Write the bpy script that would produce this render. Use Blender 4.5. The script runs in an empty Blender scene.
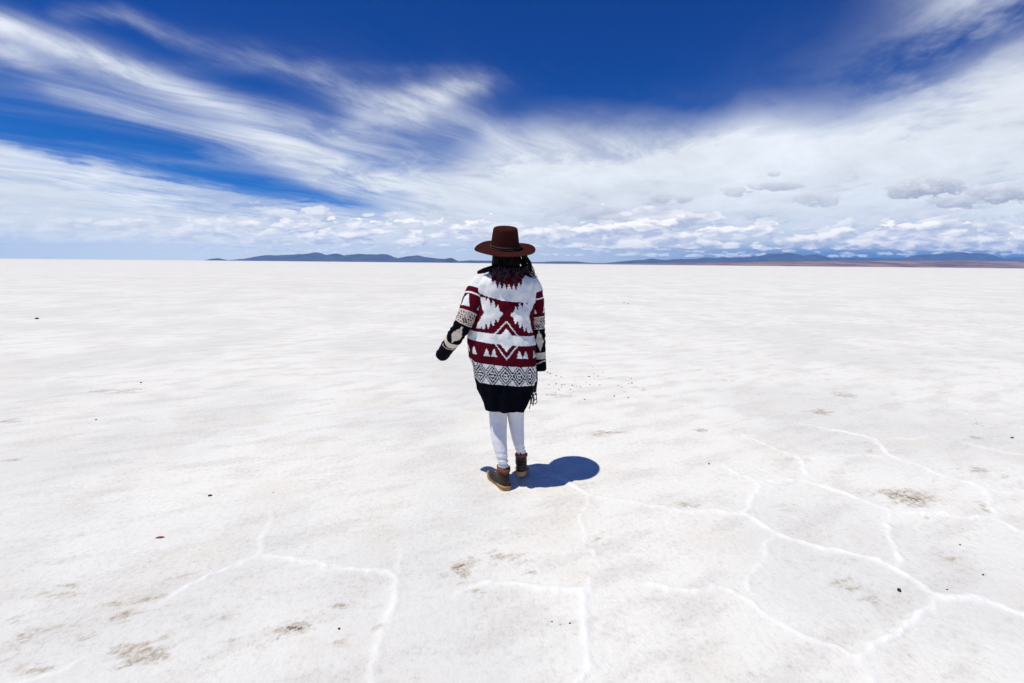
import bpy, math, random
import numpy as np
from mathutils import Vector, Matrix, noise as mn
random.seed(7); rng = np.random.default_rng(11)
S = bpy.context.scene
COL = S.collection
R = math.radians

# ------------------------------------------------------------------ camera model (a 16 mm lens, 1.5 m above the salt)
F = 455.0; CX, CY = 512.0, 341.5; CAMH = 1.5; HOR = 263.3
TH = math.atan((CY-HOR)/F); CT, ST = math.cos(TH), math.sin(TH); ROLL = R(0.56)
def ray(px, py):
    du, dv = (px-CX)/F, (CY-py)/F
    c, s = math.cos(ROLL), math.sin(ROLL)
    du, dv = du*c - dv*s, du*s + dv*c
    return du, CT+dv*ST, -ST+dv*CT
def W(px, py, Y):
    x, y, z = ray(px, py); t = Y/y
    return Vector((x*t, Y, CAMH+z*t))
def G(px, py, h=0.0):
    x, y, z = ray(px, py); t = (CAMH-h)/(-z)
    return (x*t, y*t)
def UV(px, py):
    x, y, z = ray(px, py); return x/y, z/y

cam = bpy.data.cameras.new('camera'); co = bpy.data.objects.new('camera', cam); COL.objects.link(co)
cam.sensor_width = 36; cam.lens = 36*F/1024; cam.clip_end = 200000; cam.clip_start = 0.05
co.location = (0, 0, CAMH)
# camera rolled so that the horizon drops to the right
co.matrix_world = Matrix.Translation((0,0,CAMH)) @ Matrix.Rotation(R(90)-TH, 4, 'X') @ Matrix.Rotation(ROLL, 4, 'Z')
S.camera = co

# ------------------------------------------------------------------ object helpers
def tag(o, label=None, cat=None, group=None, kind=None):
    if label: o['label'] = label
    if cat: o['category'] = cat
    if group: o['group'] = group
    if kind: o['kind'] = kind
    return o
def mesh(name, verts, faces, mat, parent=None, root=None, smooth=True, col=None):
    me = bpy.data.meshes.new(name)
    v = np.asarray(verts, dtype=np.float64).reshape(-1, 3)
    if root is not None: v = v - np.array(root)
    me.from_pydata(v.tolist(), [], [tuple(int(i) for i in f) for f in faces])
    if col is not None:
        a = me.color_attributes.new('pattern', 'FLOAT_COLOR', 'POINT')
        c = np.ones((len(v), 4), dtype=np.float32); c[:, :3] = col
        a.data.foreach_set('color', c.ravel())
    me.materials.append(mat)
    if smooth: me.polygons.foreach_set('use_smooth', [True]*len(me.polygons))
    me.update()
    o = bpy.data.objects.new(name, me); COL.objects.link(o)
    if parent: o.parent = parent
    return o
class MB:
    def __init__(s): s.v = []; s.f = []
    def add(s, v, f):
        b = len(s.v); s.v += [tuple(p) for p in v]; s.f += [tuple(i+b for i in q) for q in f]
    def tube(s, pts, rad, n=8, cap=True, flat=1.0):
        pts = [Vector(p) for p in pts]; v = []; up = None
        for i, p in enumerate(pts):
            d = (pts[min(i+1, len(pts)-1)]-pts[max(i-1, 0)]).normalized()
            if up is None:
                up = Vector((0,1,0)) if abs(d.y) < .8 else Vector((1,0,0))
            a = (up - d*up.dot(d)).normalized(); up = a; b = d.cross(a)
            r = rad[i] if hasattr(rad, '__len__') else rad
            for k in range(n):
                t = 2*math.pi*k/n
                v.append(p + a*(math.cos(t)*r*flat) + b*(math.sin(t)*r))
        f = []
        m = len(pts)
        for i in range(m-1):
            for k in range(n):
                k2 = (k+1) % n
                f.append((i*n+k, i*n+k2, (i+1)*n+k2, (i+1)*n+k))
        if cap:
            f.append(tuple(range(n-1, -1, -1))); f.append(tuple((m-1)*n+k for k in range(n)))
        s.add(v, f)
    def ellipsoid(s, c, r, nu=24, nv=14, rot=None):
        v = []; f = []; c = Vector(c)
        for j in range(nv+1):
            t = math.pi*j/nv
            for i in range(nu):
                q = 2*math.pi*i/nu
                p = Vector((r[0]*math.sin(t)*math.cos(q), r[1]*math.sin(t)*math.sin(q), r[2]*math.cos(t)))
                if rot: p = rot @ p
                v.append(c+p)
        for j in range(nv):
            for i in range(nu):
                i2 = (i+1) % nu
                f.append((j*nu+i, (j+1)*nu+i, (j+1)*nu+i2, j*nu+i2))
        s.add(v, f)
    def build(s, name, mat, parent=None, root=None, smooth=True):
        return mesh(name, s.v, s.f, mat, parent, root, smooth)
def grid_faces(n, m, wrap=True):
    """n rows of m points"""
    i = np.arange(n-1)[:, None]; k = np.arange(m if wrap else m-1)[None, :]; k2 = (k+1) % m
    f = np.stack([i*m+k, i*m+k2, (i+1)*m+k2, (i+1)*m+k], -1).reshape(-1, 4)
    return f

# ------------------------------------------------------------------ node expression helper
class E:
    def __init__(s, nt, sock): s.nt = nt; s.s = sock
    def _m(s, op, *a, clamp=False):
        n = s.nt.nodes.new('ShaderNodeMath'); n.operation = op; n.use_clamp = clamp
        for i, x in enumerate((s,)+a):
            if isinstance(x, E): s.nt.links.new(x.s, n.inputs[i])
            else: n.inputs[i].default_value = float(x)
        return E(s.nt, n.outputs[0])
    def __add__(s, o): return s._m('ADD', o)
    __radd__ = __add__
    def __mul__(s, o): return s._m('MULTIPLY', o)
    __rmul__ = __mul__
    def __sub__(s, o): return s._m('SUBTRACT', o)
    def __rsub__(s, o): return (s*-1)+o
    def __truediv__(s, o): return s._m('DIVIDE', o)
    def max(s, o): return s._m('MAXIMUM', o)
    def min(s, o): return s._m('MINIMUM', o)
    def pow(s, o): return s._m('POWER', o)
    def abs(s): return s._m('ABSOLUTE')
    def clamp(s): return s._m('ADD', 0.0, clamp=True)
    def step(s, a, b, c=0.0, d=1.0):
        n = s.nt.nodes.new('ShaderNodeMapRange'); n.interpolation_type = 'SMOOTHSTEP'
        s.nt.links.new(s.s, n.inputs[0])
        for i, x in enumerate((a, b, c, d)): n.inputs[i+1].default_value = x
        return E(s.nt, n.outputs[0])
    def gauss(s):
        q = s*s*-1.0
        n = s.nt.nodes.new('ShaderNodeMath'); n.operation = 'POWER'; n.inputs[0].default_value = 2.71828
        s.nt.links.new(q.s, n.inputs[1]); return E(s.nt, n.outputs[0])
def vec(nt, x, y, z=0.0):
    n = nt.nodes.new('ShaderNodeCombineXYZ')
    for i, a in enumerate((x, y, z)):
        if isinstance(a, E): nt.links.new(a.s, n.inputs[i])
        else: n.inputs[i].default_value = a
    return n.outputs[0]
def noise(nt, v, scale=1.0, detail=5, rough=0.55, dist=0.0):
    n = nt.nodes.new('ShaderNodeTexNoise'); n.inputs['Scale'].default_value = scale
    n.inputs['Detail'].default_value = detail; n.inputs['Roughness'].default_value = rough
    n.inputs['Distortion'].default_value = dist
    if v is not None: nt.links.new(v, n.inputs['Vector'])
    return E(nt, n.outputs['Fac'])
def mixc(nt, fac, a, b, mode='MIX'):
    n = nt.nodes.new('ShaderNodeMix'); n.data_type = 'RGBA'; n.blend_type = mode
    if isinstance(fac, E): nt.links.new(fac.s, n.inputs[0])
    else: n.inputs[0].default_value = fac
    for i, x in ((6, a), (7, b)):
        if isinstance(x, (tuple, list)): n.inputs[i].default_value = (*x, 1) if len(x) == 3 else x
        else: nt.links.new(x, n.inputs[i])
    return n.outputs[2]

def noise2(nt, x, y, detail=4, rough=0.55, dist=0.0):
    e = noise(nt, vec(nt, x, y), 1.0, detail, rough, dist); e.s.node.noise_dimensions = '2D'; return e
# ------------------------------------------------------------------ sun and sky
sun_dir = Vector((-0.525, -0.245, 1.60)).normalized()        # towards the sun
sl = bpy.data.lights.new('sun', 'SUN'); sl.energy = 3.85; sl.angle = R(0.53); sl.color = (1.0, 0.966, 0.860)
so = bpy.data.objects.new('sun', sl); COL.objects.link(so); so.rotation_euler = sun_dir.to_track_quat('Z', 'Y').to_euler()

def build_world():
    w = bpy.data.worlds.new('World'); S.world = w; w.use_nodes = True
    nt = w.node_tree; nt.nodes.clear()
    out = nt.nodes.new('ShaderNodeOutputWorld'); bg = nt.nodes.new('ShaderNodeBackground')
    nt.links.new(bg.outputs[0], out.inputs[0]); bg.inputs[1].default_value = 0.1
    sky = nt.nodes.new('ShaderNodeTexSky'); sky.sky_type = 'NISHITA'; sky.sun_disc = False
    sky.sun_elevation = math.asin(sun_dir.z); sky.sun_rotation = math.atan2(sun_dir.x, sun_dir.y)
    sky.altitude = 3650; sky.air_density = 1.0; sky.dust_density = 0.3; sky.ozone_density = 3.0
    tc = nt.nodes.new('ShaderNodeTexCoord'); sp = nt.nodes.new('ShaderNodeSeparateXYZ')
    nt.links.new(tc.outputs['Generated'], sp.inputs[0])
    x, y, z = (E(nt, sp.outputs[i]) for i in range(3))
    yy = y.max(0.08); u = x/yy; v = z/yy
    front = y.step(0.05, 0.35)
    zz = z.max(0.0)+0.05
    cx, cy = x/zz, y/zz
    al = cx*0.37 + cy*0.93; ac = cx*0.93 - cy*0.37        # along / across the wind
    # ---- clear air: Nishita, deepened like the polarised high-altitude sky
    g = nt.nodes.new('ShaderNodeGamma'); nt.links.new(sky.outputs[0], g.inputs[0]); g.inputs[1].default_value = 1.0
    blue = mixc(nt, 1.0, g.outputs[0], mixc(nt, z.step(0.40, 0.12), SKYTINT, (0.0, 0.43, 0.98)), 'MULTIPLY')
    U0, U1, VM = -1.6, 1.6, 0.7
    un = (u-U0)/(U1-U0)
    def curve(pts, val=lambda a: a):
        n = nt.nodes.new('ShaderNodeFloatCurve'); nt.links.new(un.s, n.inputs['Value'])
        c = n.mapping.curves[0]
        P = sorted(((min(max((a-U0)/(U1-U0), 0), 1), min(max(val(b), 0), 1)) for a, b in pts))
        c.points[0].location = P[0]; c.points[1].location = P[-1]
        for p in P[1:-1]: c.points.new(*p)
        for p in c.points: p.handle_type = 'AUTO_CLAMPED'
        n.mapping.extend = 'HORIZONTAL'; n.mapping.update()
        return E(nt, n.outputs[0])
    def line(pp):                                        # an elevation curve given through photo points
        return curve([UV(*p) for p in pp], lambda b: b/VM)*VM
    def amount(pp):                                      # (photo x, value 0..1)
        return curve([(UV(p[0], 150)[0], p[1]) for p in pp])
    wA = noise2(nt, cx*0.5+5.3, cy*0.5+1.7, 2, 0.5)
    nA = noise2(nt, al*0.34+wA*1.6, ac*1.15+wA*1.9, 6, 0.60)       # wind-drawn streaks
    nB = noise2(nt, al*0.55+14.2+wA*0.3, ac*1.0+3.1, 6, 0.64)
    nC = noise2(nt, u*1.7+12.0, v*4.5+2.0, 3, 0.5)          # large lumps
    nD = noise2(nt, u*5.0+7.0, v*11.0+7.0, 4, 0.6)
    nG = noise2(nt, al*1.5+wA*3.0+3.0, ac*3.4+wA*4.5, 6, 0.66)
    nE = noise2(nt, u*26.0+7.0, v*58.0+1.0, 3, 0.6); nF = noise2(nt, u*2.6+31.0, v*2.0+3.0, 1, 0.5)
    vw = v + (nC-0.5)*0.055 + (nD-0.5)*0.035 + (nB-0.5)*0.07 + (nG-0.5)*0.045
    # ---- great veil: everything under this edge
    T = line([(-200,120),(0,146),(100,166),(200,186),(300,203),(355,208),(395,198),(430,172),(480,142),(530,126),(570,122),(620,124),(700,122),(770,106),(830,108),(890,98),(960,70),(1024,40),(1200,0)])
    edge = amount([(0,.12),(200,.18),(300,.15),(360,.30),(430,.9),(600,1),(680,1),(760,1),(900,1.0),(1024,1.0)])*0.115+0.004
    veil = ((T-vw)/edge + 0.5)._m('ADD', 0.0, clamp=True)
    veil = veil.step(0, 1)
    rim = ((T-vw)*9.0).clamp()                            # thin at its rim, solid further down
    veil = veil*(0.22 + nB.step(0.32, 0.66)*0.42 + nG.step(0.30, 0.66)*0.30 + rim*0.60)
    veil = veil.min(1.0)
    # ---- separate streaks
    def streak(pp, hw, am, nz, lo=0.30, hi=0.68, base=0.15):
        c = line(pp); h = amount(hw)*0.10+0.002; a = amount(am)
        q = (vw2-c)/h
        return ((q.gauss()*a*(nz.step(lo, hi)*(1-base)+base))*(0.62+nG.step(0.28, 0.66)*0.50)).min(1.0)
    vw2 = v + (nC-0.5)*0.03 + (nD-0.5)*0.022
    s1 = streak([(-150,-25),(0,24),(60,45),(130,72),(200,103),(270,135),(340,163),(420,188),(520,205),(700,215)],
                [(-100,.30),(0,.28),(120,.30),(220,.36),(320,.42),(420,.46),(600,.4)], [(-100,.9),(0,.95),(250,1),(450,1),(620,.4),(700,0)], nA, .2, .62, .45)
    s1b = streak([(150,100),(230,128),(300,137),(370,140),(430,140),(520,150)],
                [(150,.1),(250,.35),(350,.6),(430,.6),(600,.5)], [(150,0),(230,.35),(320,.7),(420,.9),(520,.5),(600,0)], nA, .3, .7, .2)
    s2 = streak([(-100,20),(0,52),(60,82),(120,103),(200,125),(280,156),(330,180),(400,200)],
                [(-100,.35),(0,.32),(120,.3),(240,.26),(340,.25)], [(-100,.6),(0,.7),(140,.75),(220,.6),(320,.55),(400,.3),(500,0)], nA, .25, .65, .25)
    s3 = streak([(120,10),(200,48),(250,55),(310,75),(350,95),(420,110)],
                [(100,.16),(250,.22),(330,.25),(450,.3)], [(60,0),(140,.35),(230,.38),(300,.42),(380,.5),(440,.3),(500,0)], nB, .38, .7, .0)
    s4 = streak([(340,125),(380,112),(430,98),(480,84),(530,80),(620,92)],
                [(330,.3),(400,.34),(480,.2),(600,.2)], [(330,0),(380,.5),(430,.8),(470,.7),(500,.12),(560,0)], nB, .34, .64, .05)
    s5 = streak([(500,70),(540,72),(600,86),(680,95)], [(480,.1),(550,.16),(660,.2)], [(500,0),(535,.5),(565,.2),(620,.04),(720,0)], nB, .36, .65, .0)
    # wisps climbing the right-hand corner
    c6 = ((u-UV(985,50)[0])/0.15).gauss()*v.step(0.12, 0.25)*nB.step(0.38, 0.68)*0.80
    c7 = ((u-UV(960,110)[0])/0.30).gauss()*((v-UV(960,110)[1])/0.11).gauss()*nB.step(0.35, 0.70)*0.35
    # thin blue-filled wedge inside the left half is simply the gap between veil and streaks; faint film over it
    film = ((v-0.22)/0.14).gauss()*nA.step(0.35, 0.75)*0.30*u.step(0.1, -0.5)
    D = 1.0 - (1.0-veil)*(1.0-s1)*(1.0-s1b)*(1.0-s2)*(1.0-s3)*(1.0-s4)*(1.0-s5)*(1.0-c6)*(1.0-c7)*(1.0-film)
    D = D*front*z.step(-0.02, 0.0)
    # brightness of the high cloud
    lum = 1.06 + (nB-0.5)*0.42 + (nD-0.5)*0.20 + (nG-0.5)*0.22
    lum = lum*(1.0 - v.step(0.13, 0.02)*0.10)
    hc = mixc(nt, v.step(0.03, 0.22), (7.2, 7.8, 8.3), (7.7, 8.1, 8.6))
    hcl = nt.nodes.new('ShaderNodeVectorMath'); hcl.operation = 'SCALE'; nt.links.new(hc, hcl.inputs[0]); nt.links.new(lum.s, hcl.inputs['Scale'])
    col = mixc(nt, D.clamp(), blue, hcl.outputs[0])
    # ---- air under the high cloud, near the horizon
    low = v.step(0.115, 0.02)*front
    airc = mixc(nt, u.step(-0.9, 0.6), (12.0, 12.2, 10.6), (6.6, 7.6, 8.8))
    col = mixc(nt, low*0.72, col, airc)
    deep = v.step(0.058, 0.018)*u.step(0.05, 0.75)*front
    col = mixc(nt, deep*0.92, col, (0.4, 1.7, 4.4))
    # ---- cumulus rows
    def puff(x, y):
        n = nt.nodes.new('ShaderNodeTexVoronoi'); n.feature = 'F1'; n.voronoi_dimensions = '2D'
        n.inputs['Scale'].default_value = 1.5; n.inputs['Detail'].default_value = 1.0; n.inputs['Roughness'].default_value = 0.5; n.inputs['Lacunarity'].default_value = 2.3
        nt.links.new(vec(nt, x, y), n.inputs['Vector'])
        return (1.0-E(nt, n.outputs['Distance']))*0.30 + noise2(nt, x, y, 5, 0.62)*0.80 - 0.06
    def cumulus(col, k, su, sv, ofs, vlo, vtop, hard, thr, amt, bright, dark):
        """row of cumulus: base elevation vlo, tops up to vtop"""
        qx = u*su + (nD-0.5)*0.8 + (nE-0.5)*0.30 + ofs*3.7; qy = v*sv + (nD-0.5)*0.4 + (nE-0.5)*0.25 + ofs
        n1 = puff(qx, qy); n2 = puff(qx-0.16, qy+0.34); big = nF
        env = v.step(vlo-0.003, vlo+0.004)*v.step(vtop*1.0, vlo+(vtop-vlo)*0.25)
        d = (n1 + (env-1.0)*0.42 + (big-0.5)*0.30)
        m = d.step(thr, thr+hard)*env.step(0.0, 0.15)*amt*front
        sh = ((n1-n2)*3.0 + 0.40 + (v-vlo)/(vtop-vlo)*0.25).clamp()
        c = mixc(nt, sh, dark, bright)
        return mixc(nt, m.clamp(), col, c)
    right = amount([(-200,.25),(0,.30),(150,.45),(260,.75),(400,1),(1024,1)])
    rr = amount([(-200,0),(450,.0),(520,.5),(600,1),(1024,1),(1100,1)])
    col = cumulus(col, 0, 6.0, 17.0, 11.3, 0.075, 0.190, 0.08, 0.44, rr*0.75, (8.4,8.6,9.2), (5.0,5.4,6.7))
    col = cumulus(col, 1, 8.0, 23.0, 5.1, 0.052, 0.170, 0.07, 0.40, right*0.85, (10.2,10.1,10.0), (5.3,5.8,7.2))
    col = cumulus(col, 2, 11.0, 33.0, 9.7, 0.034, 0.128, 0.07, 0.34, right*0.95, (12.5,12.0,11.2), (5.8,6.3,7.9))
    col = cumulus(col, 3, 20.0, 75.0, 1.9, 0.016, 0.060, 0.10, 0.42, right*0.70, (12.5,12.5,12.2), (6.4,7.1,8.8))
    # two grey, flat-based clouds hanging in front of the veil on the right
    def lens(col, px, py, rx, ry, ofs, amt):
        rx *= 1.15; ry *= 1.5
        a, b = UV(px, py); 
        q = ((u-a)/rx)*((u-a)/rx) + ((v-b)/ry)*((v-b)/ry)
        wn = nE
        m = (1.0-q + (wn-0.5)*3.0).step(0.0, 0.55)*amt
        sh = ((v-b)/ry*0.55 + 0.42 + (wn-0.5)*1.3 - (u-a)/rx*0.15).clamp()
        return mixc(nt, m.clamp(), col, mixc(nt, sh, (3.6,3.9,5.0), (8.6,8.7,9.1)))
    for a in [(932,187,.075,.017,1.1,.9),(905,191,.05,.012,2.2,.8),(775,186,.060,.007,3.3,.62),(735,191,.035,.008,4.3,.5),(1000,194,.075,.014,5.2,.85),(955,202,.07,.010,6.2,.7),
              (815,199,.05,.012,7.1,.5),(660,198,.025,.008,8.1,.5),(683,199,.02,.007,8.8,.5),(600,213,.05,.012,9.8,.4),(772,174,.014,.004,9.1,.5)]:
        col = lens(col, *a)
    # a little thin cloud elsewhere in the dome, so that the sky behind the camera is not empty
    back = nB.step(0.50, 0.85)*y.step(0.1, -0.1)*0.4
    col = mixc(nt, back, col, (5.5, 5.9, 6.6))
    # below the horizon: the same air colour
    col = mixc(nt, z.step(0.0, -0.01), col, (4.0, 4.6, 5.6))
    nt.links.new(col, bg.inputs[0])
    w.cycles.sampling_method = 'MANUAL'; w.cycles.sample_map_resolution = 1024
SKYTINT = (0.0, 0.31, 0.93)
build_world()

# ------------------------------------------------------------------ materials
def mat(name, col, rough=0.8, bump=None, var=None, spec=0.3, attr=False, sheen=0.0, sss=0.0):
    m = bpy.data.materials.new(name); m.use_nodes = True; nt = m.node_tree
    b = nt.nodes['Principled BSDF']; b.inputs['Roughness'].default_value = rough
    b.inputs['Specular IOR Level'].default_value = spec
    if sheen: b.inputs['Sheen Weight'].default_value = sheen; b.inputs['Sheen Roughness'].default_value = 0.6
    tc = nt.nodes.new('ShaderNodeTexCoord'); P = tc.outputs['Object']
    c = None
    if attr:
        a = nt.nodes.new('ShaderNodeVertexColor'); a.layer_name = 'pattern'; c = a.outputs[0]
    if var:
        sc, amt = var
        n = noise(nt, P, sc, 6, 0.6)
        k = (n-0.5)*amt*2+1.0
        vm = nt.nodes.new('ShaderNodeVectorMath'); vm.operation = 'SCALE'
        if c is not None: nt.links.new(c, vm.inputs[0])
        else: vm.inputs[0].default_value = col
        nt.links.new(k.s, vm.inputs['Scale']); c = vm.outputs[0]
    if c is not None: nt.links.new(c, b.inputs['Base Color'])
    else: b.inputs['Base Color'].default_value = (*col, 1)
    if bump:
        sc, dist = bump
        n = noise(nt, P, sc, 4, 0.6); bp = nt.nodes.new('ShaderNodeBump')
        bp.inputs['Distance'].default_value = dist; nt.links.new(n.s, bp.inputs['Height']); nt.links.new(bp.outputs[0], b.inputs['Normal'])
    return m

# ------------------------------------------------------------------ the salt flat
ridges = [  # photo tracks, laid back onto the ground plane
 ([(548,478),(562,482),(594,495),(662,507),(707,513),(732,511),(752,517),(772,534),(812,545),(862,555),(897,567),(922,582),(937,594),(972,597),(1024,615),(1090,640)], 1.0),
 ([(592,494),(587,505),(585,520),(594,545),(604,565)], .75),
 ([(462,593),(475,587),(490,582),(512,581),(542,584),(582,589),(594,582)], .85),
 ([(582,589),(579,610),(587,635),(589,683),(583,740),(580,800)], 1.0),
 ([(652,581),(687,590),(737,597),(772,620),(812,640),(857,660),(867,683),(872,730),(880,800)], .9),
 ([(937,594),(929,615),(902,640),(880,652),(862,662)], 1.15),
 ([(732,511),(752,507),(756,485),(742,475),(722,465)], .85),
 ([(756,482),(802,481),(832,489),(862,500),(889,512),(892,530),(899,550),(902,567)], 1.0),
 ([(737,432),(772,447),(797,457),(802,465),(807,480)], .9),
 ([(889,512),(942,514),(987,518),(1022,532),(1080,560)], 1.0),
 ([(807,425),(842,431),(874,439),(887,454),(922,467),(952,480),(982,490),(986,505),(994,519)], .9),
 ([(797,458),(817,457),(852,456),(887,455)], .7),
 ([(874,439),(900,438),(930,437)], .6), ([(962,442),(990,448),(1024,455),(1080,465)], .8),
 ([(982,490),(1024,491),(1090,492)], .8), ([(772,534),(769,548),(764,562),(747,590)], .6),
 ([(268,512),(267,535),(260,555),(230,570),(200,582),(165,597)], .62),
 ([(260,555),(300,562),(350,567),(385,570),(397,587),(392,610),(380,640),(374,665),(368,683),(355,740),(350,800)], .8),
 ([(397,587),(400,572),(402,550)], .3), ([(-60,690),(0,680),(40,677),(75,664),(100,650)], .55),
 ([(500,250+215),(520,480),(560,481)], .0),
]
stains = [ # px, py, rx, ry (photo px), strength
 (20,640,26,14,.55),(55,596,26,7,.35),(62,630,30,10,.30),(150,598,20,6,.55),(115,603,10,4,.55),(125,616,13,8,.6),(143,655,26,11,.8),(115,668,14,6,.55),(35,668,22,7,.5),(10,655,12,8,.5),
 (224,615,9,5,.4),(292,627,16,7,.75),(270,640,16,8,.45),(345,605,13,5,.4),(376,626,11,6,.55),(340,643,12,4,.5),(462,568,8,8,.9),(440,578,9,6,.5),(498,555,14,5,.55),(490,567,8,4,.5),(475,592,14,3,.5),
 (605,433,18,3.5,.55),(700,430,9,2.5,.5),(905,497,24,7,1.0),(880,494,16,5,.5),(985,507,8,5,.7),(925,517,6,3,.3),(845,395,14,3,.55),(822,412,11,2.5,.7),(805,412,8,2,.4),
 (560,395,22,4,.35),(640,388,22,3,.35),(600,378,18,2.5,.3),(125,391,22,3,.5),(100,391,10,2,.6),(10,421,14,3,.6),(12,460,10,4,.5),(200,402,7,1.5,.4),(870,452,8,3,.3),(975,437,7,2,.5),(985,425,12,5,.35),
 (590,540,16,8,.35),(520,560,12,8,.4),(530,572,14,4,.4),(690,505,14,3,.5),(790,508,14,4,.4),(800,460,20,5,.3),(850,585,26,14,.35),(870,600,18,12,.35),(830,640,14,8,.3),(950,560,20,8,.25),(975,470,26,6,.35),(1000,475,16,4,.35),
 (930,370,16,2,.3),(880,350,22,2,.25),(455,398,14,2,.3),(420,410,10,2,.3),(262,378,10,1.5,.3),(320,372,9,1.2,.35),(700,370,16,1.6,.3),(725,380,14,2,.35),(150,420,14,3,.25),(720,640,16,8,.2),(610,600,14,8,.25),(180,575,16,5,.35),(90,640,18,8,.4),(165,640,12,7,.45),(120,648,10,5,.7),(160,652,9,4,.6),(300,625,10,4,.6),(230,640,14,6,.35),(465,574,5,4,.9),(470,562,14,6,.5),(455,584,16,4,.4),(15,620,14,5,.5),(70,585,14,4,.35),(640,560,14,6,.2)]
def axis(a, b, step, lo, hi, grow):
    mid = list(np.arange(a, b+1e-9, step)); up = []; s = step; p = mid[-1]
    while p < hi: s *= grow; p += s; up.append(min(p, hi))
    dn = []; s = step; p = mid[0]
    while p > lo: s *= grow; p -= s; dn.append(max(p, lo))
    return np.array(dn[::-1]+mid+up)
XS = axis(-3.2, 3.4, 0.011, -18500, 18500, 1.04); YS = axis(1.3, 4.2, 0.011, -14500, 13200, 1.04)
GX, GY = np.meshgrid(XS, YS)
rid = np.zeros_like(GX); stn = np.zeros_like(GX)
def fbm(x, y, sc, seed, oct=4):
    """cheap value noise on the grid"""
    out = np.zeros_like(x); amp = 0.5; 
    for o in range(oct):
        X = x*sc; Y = y*sc
        i = np.floor(X).astype(np.int64); j = np.floor(Y).astype(np.int64); fx = X-i; fy = Y-j
        fx = fx*fx*(3-2*fx); fy = fy*fy*(3-2*fy)
        def h(a, b):
            n = (a*374761393 + b*668265263 + (seed+o*17)*982451653) & 0x7fffffff
            n = ((n ^ (n >> 13))*1274126177) & 0x7fffffff
            return ((n ^ (n >> 16)) & 0xffff)/65535.0
        v = (h(i,j)*(1-fx)+h(i+1,j)*fx)*(1-fy) + (h(i,j+1)*(1-fx)+h(i+1,j+1)*fx)*fy
        out += v*amp; amp *= 0.5; sc *= 2.03
    return out/(1-0.5**oct)
near = (np.abs(GX) < 12) & (GY > 0.5) & (GY < 14)
xi = np.where(near.any(0))[0]; yi = np.where(near.any(1))[0]
sub = (slice(yi[0], yi[-1]+1), slice(xi[0], xi[-1]+1))
bx, by = GX[sub], GY[sub]
wob1 = (fbm(bx, by, 5.0, 3, 6)-.5)*0.13; wob2 = (fbm(bx, by, 5.0, 9, 6)-.5)*0.13
fine = fbm(bx, by, 22.0, 5, 3); wid = fbm(bx, by, 2.2, 21, 3); brk = fbm(bx, by, 3.1, 77, 3)
wx, wy = bx+wob1, by+wob2
rs = np.zeros_like(bx)
for pts, a in ridges:
    if a <= 0: continue
    g = [np.array(G(*p)) for p in pts]
    # resample with Catmull-Rom so that corners are soft
    q = []
    for i in range(len(g)-1):
        p0 = g[max(i-1, 0)]; p1 = g[i]; p2 = g[i+1]; p3 = g[min(i+2, len(g)-1)]
        for t in np.linspace(0, 1, 5)[:-1]:
            q.append(0.5*((2*p1)+(-p0+p2)*t+(2*p0-5*p1+4*p2-p3)*t*t+(-p0+3*p1-3*p2+p3)*t**3))
    q.append(g[-1])
    L = len(q)
    for i in range(L-1):
        A, B = q[i], q[i+1]; m = 0.25
        msk = (wx > min(A[0],B[0])-m) & (wx < max(A[0],B[0])+m) & (wy > min(A[1],B[1])-m) & (wy < max(A[1],B[1])+m)
        if not msk.any(): continue
        X = wx[msk]; Y = wy[msk]; d = B-A; l2 = max((d**2).sum(), 1e-9)
        t = np.clip(((X-A[0])*d[0]+(Y-A[1])*d[1])/l2, 0, 1)
        dist = np.hypot(X-A[0]-t*d[0], Y-A[1]-t*d[1])
        fade = min(1.0, (min(i, L-1-i)+1)/4.0) if True else 1
        w = (0.005+0.020*wid[msk]) * (0.75+0.35*a) 
        val = a*(0.45+0.55*fade)*(np.exp(-(dist/w)**2)*(0.35+1.2*fine[msk])+0.12*np.exp(-(dist/(w*3.0))**2))*(0.60+0.8*brk[msk])
        rs[msk] = np.maximum(rs[msk], val)
rid[sub] = np.clip(rs, 0, 1.1)
ss = np.zeros_like(bx)
for px, py, rx, ry, a in stains:
    c = G(px, py); ex = abs(G(px+rx, py)[0]-c[0]); ey = max((G(px, py-ry)[1]-G(px, py+ry)[1])/2, 0.02)
    # streaks lean with the wind
    dx = bx-c[0]; dy = by-c[1]
    q = ((dx-0.25*dy)/ex)**2 + (dy/ey)**2
    ss = np.maximum(ss, a*np.exp(-q*0.8))
stn[sub] = ss
hgt = np.zeros_like(GX)
hgt[sub] += rs*0.009*(0.2+1.3*fine) + (fbm(bx, by, 1.3, 31)-.5)*0.012 + (fine-.5)*0.003 - ss*0.002*fine
# fade relief away from the fine grid
edgef = np.clip((12-np.abs(GX))/4, 0, 1)*np.clip((14-GY)/5, 0, 1)*np.clip((GY-0.5)/0.5, 0, 1)
hgt *= edgef
V = np.stack([GX, GY, hgt], -1).reshape(-1, 3).astype(np.float32)
ny, nx = GX.shape
fc = grid_faces(ny, nx, wrap=False)
me = bpy.data.meshes.new('salt_flat')
me.vertices.add(len(V)); me.vertices.foreach_set('co', V.ravel())
me.loops.add(fc.size); me.loops.foreach_set('vertex_index', fc.ravel().astype(np.int32))
me.polygons.add(len(fc)); me.polygons.foreach_set('loop_start', (np.arange(len(fc))*4).astype(np.int32))
me.polygons.foreach_set('use_smooth', np.ones(len(fc), dtype=bool))
for nm, arr in (('ridge', rid), ('stain', stn)):
    a = me.attributes.new(nm, 'FLOAT', 'POINT'); a.data.foreach_set('value', arr.ravel().astype(np.float32))
me.update(calc_edges=True)
ground = bpy.data.objects.new('ground', me); COL.objects.link(ground)
tag(ground, 'white salt flat with raised pale ridges and faint brown stains', kind='structure')

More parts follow.
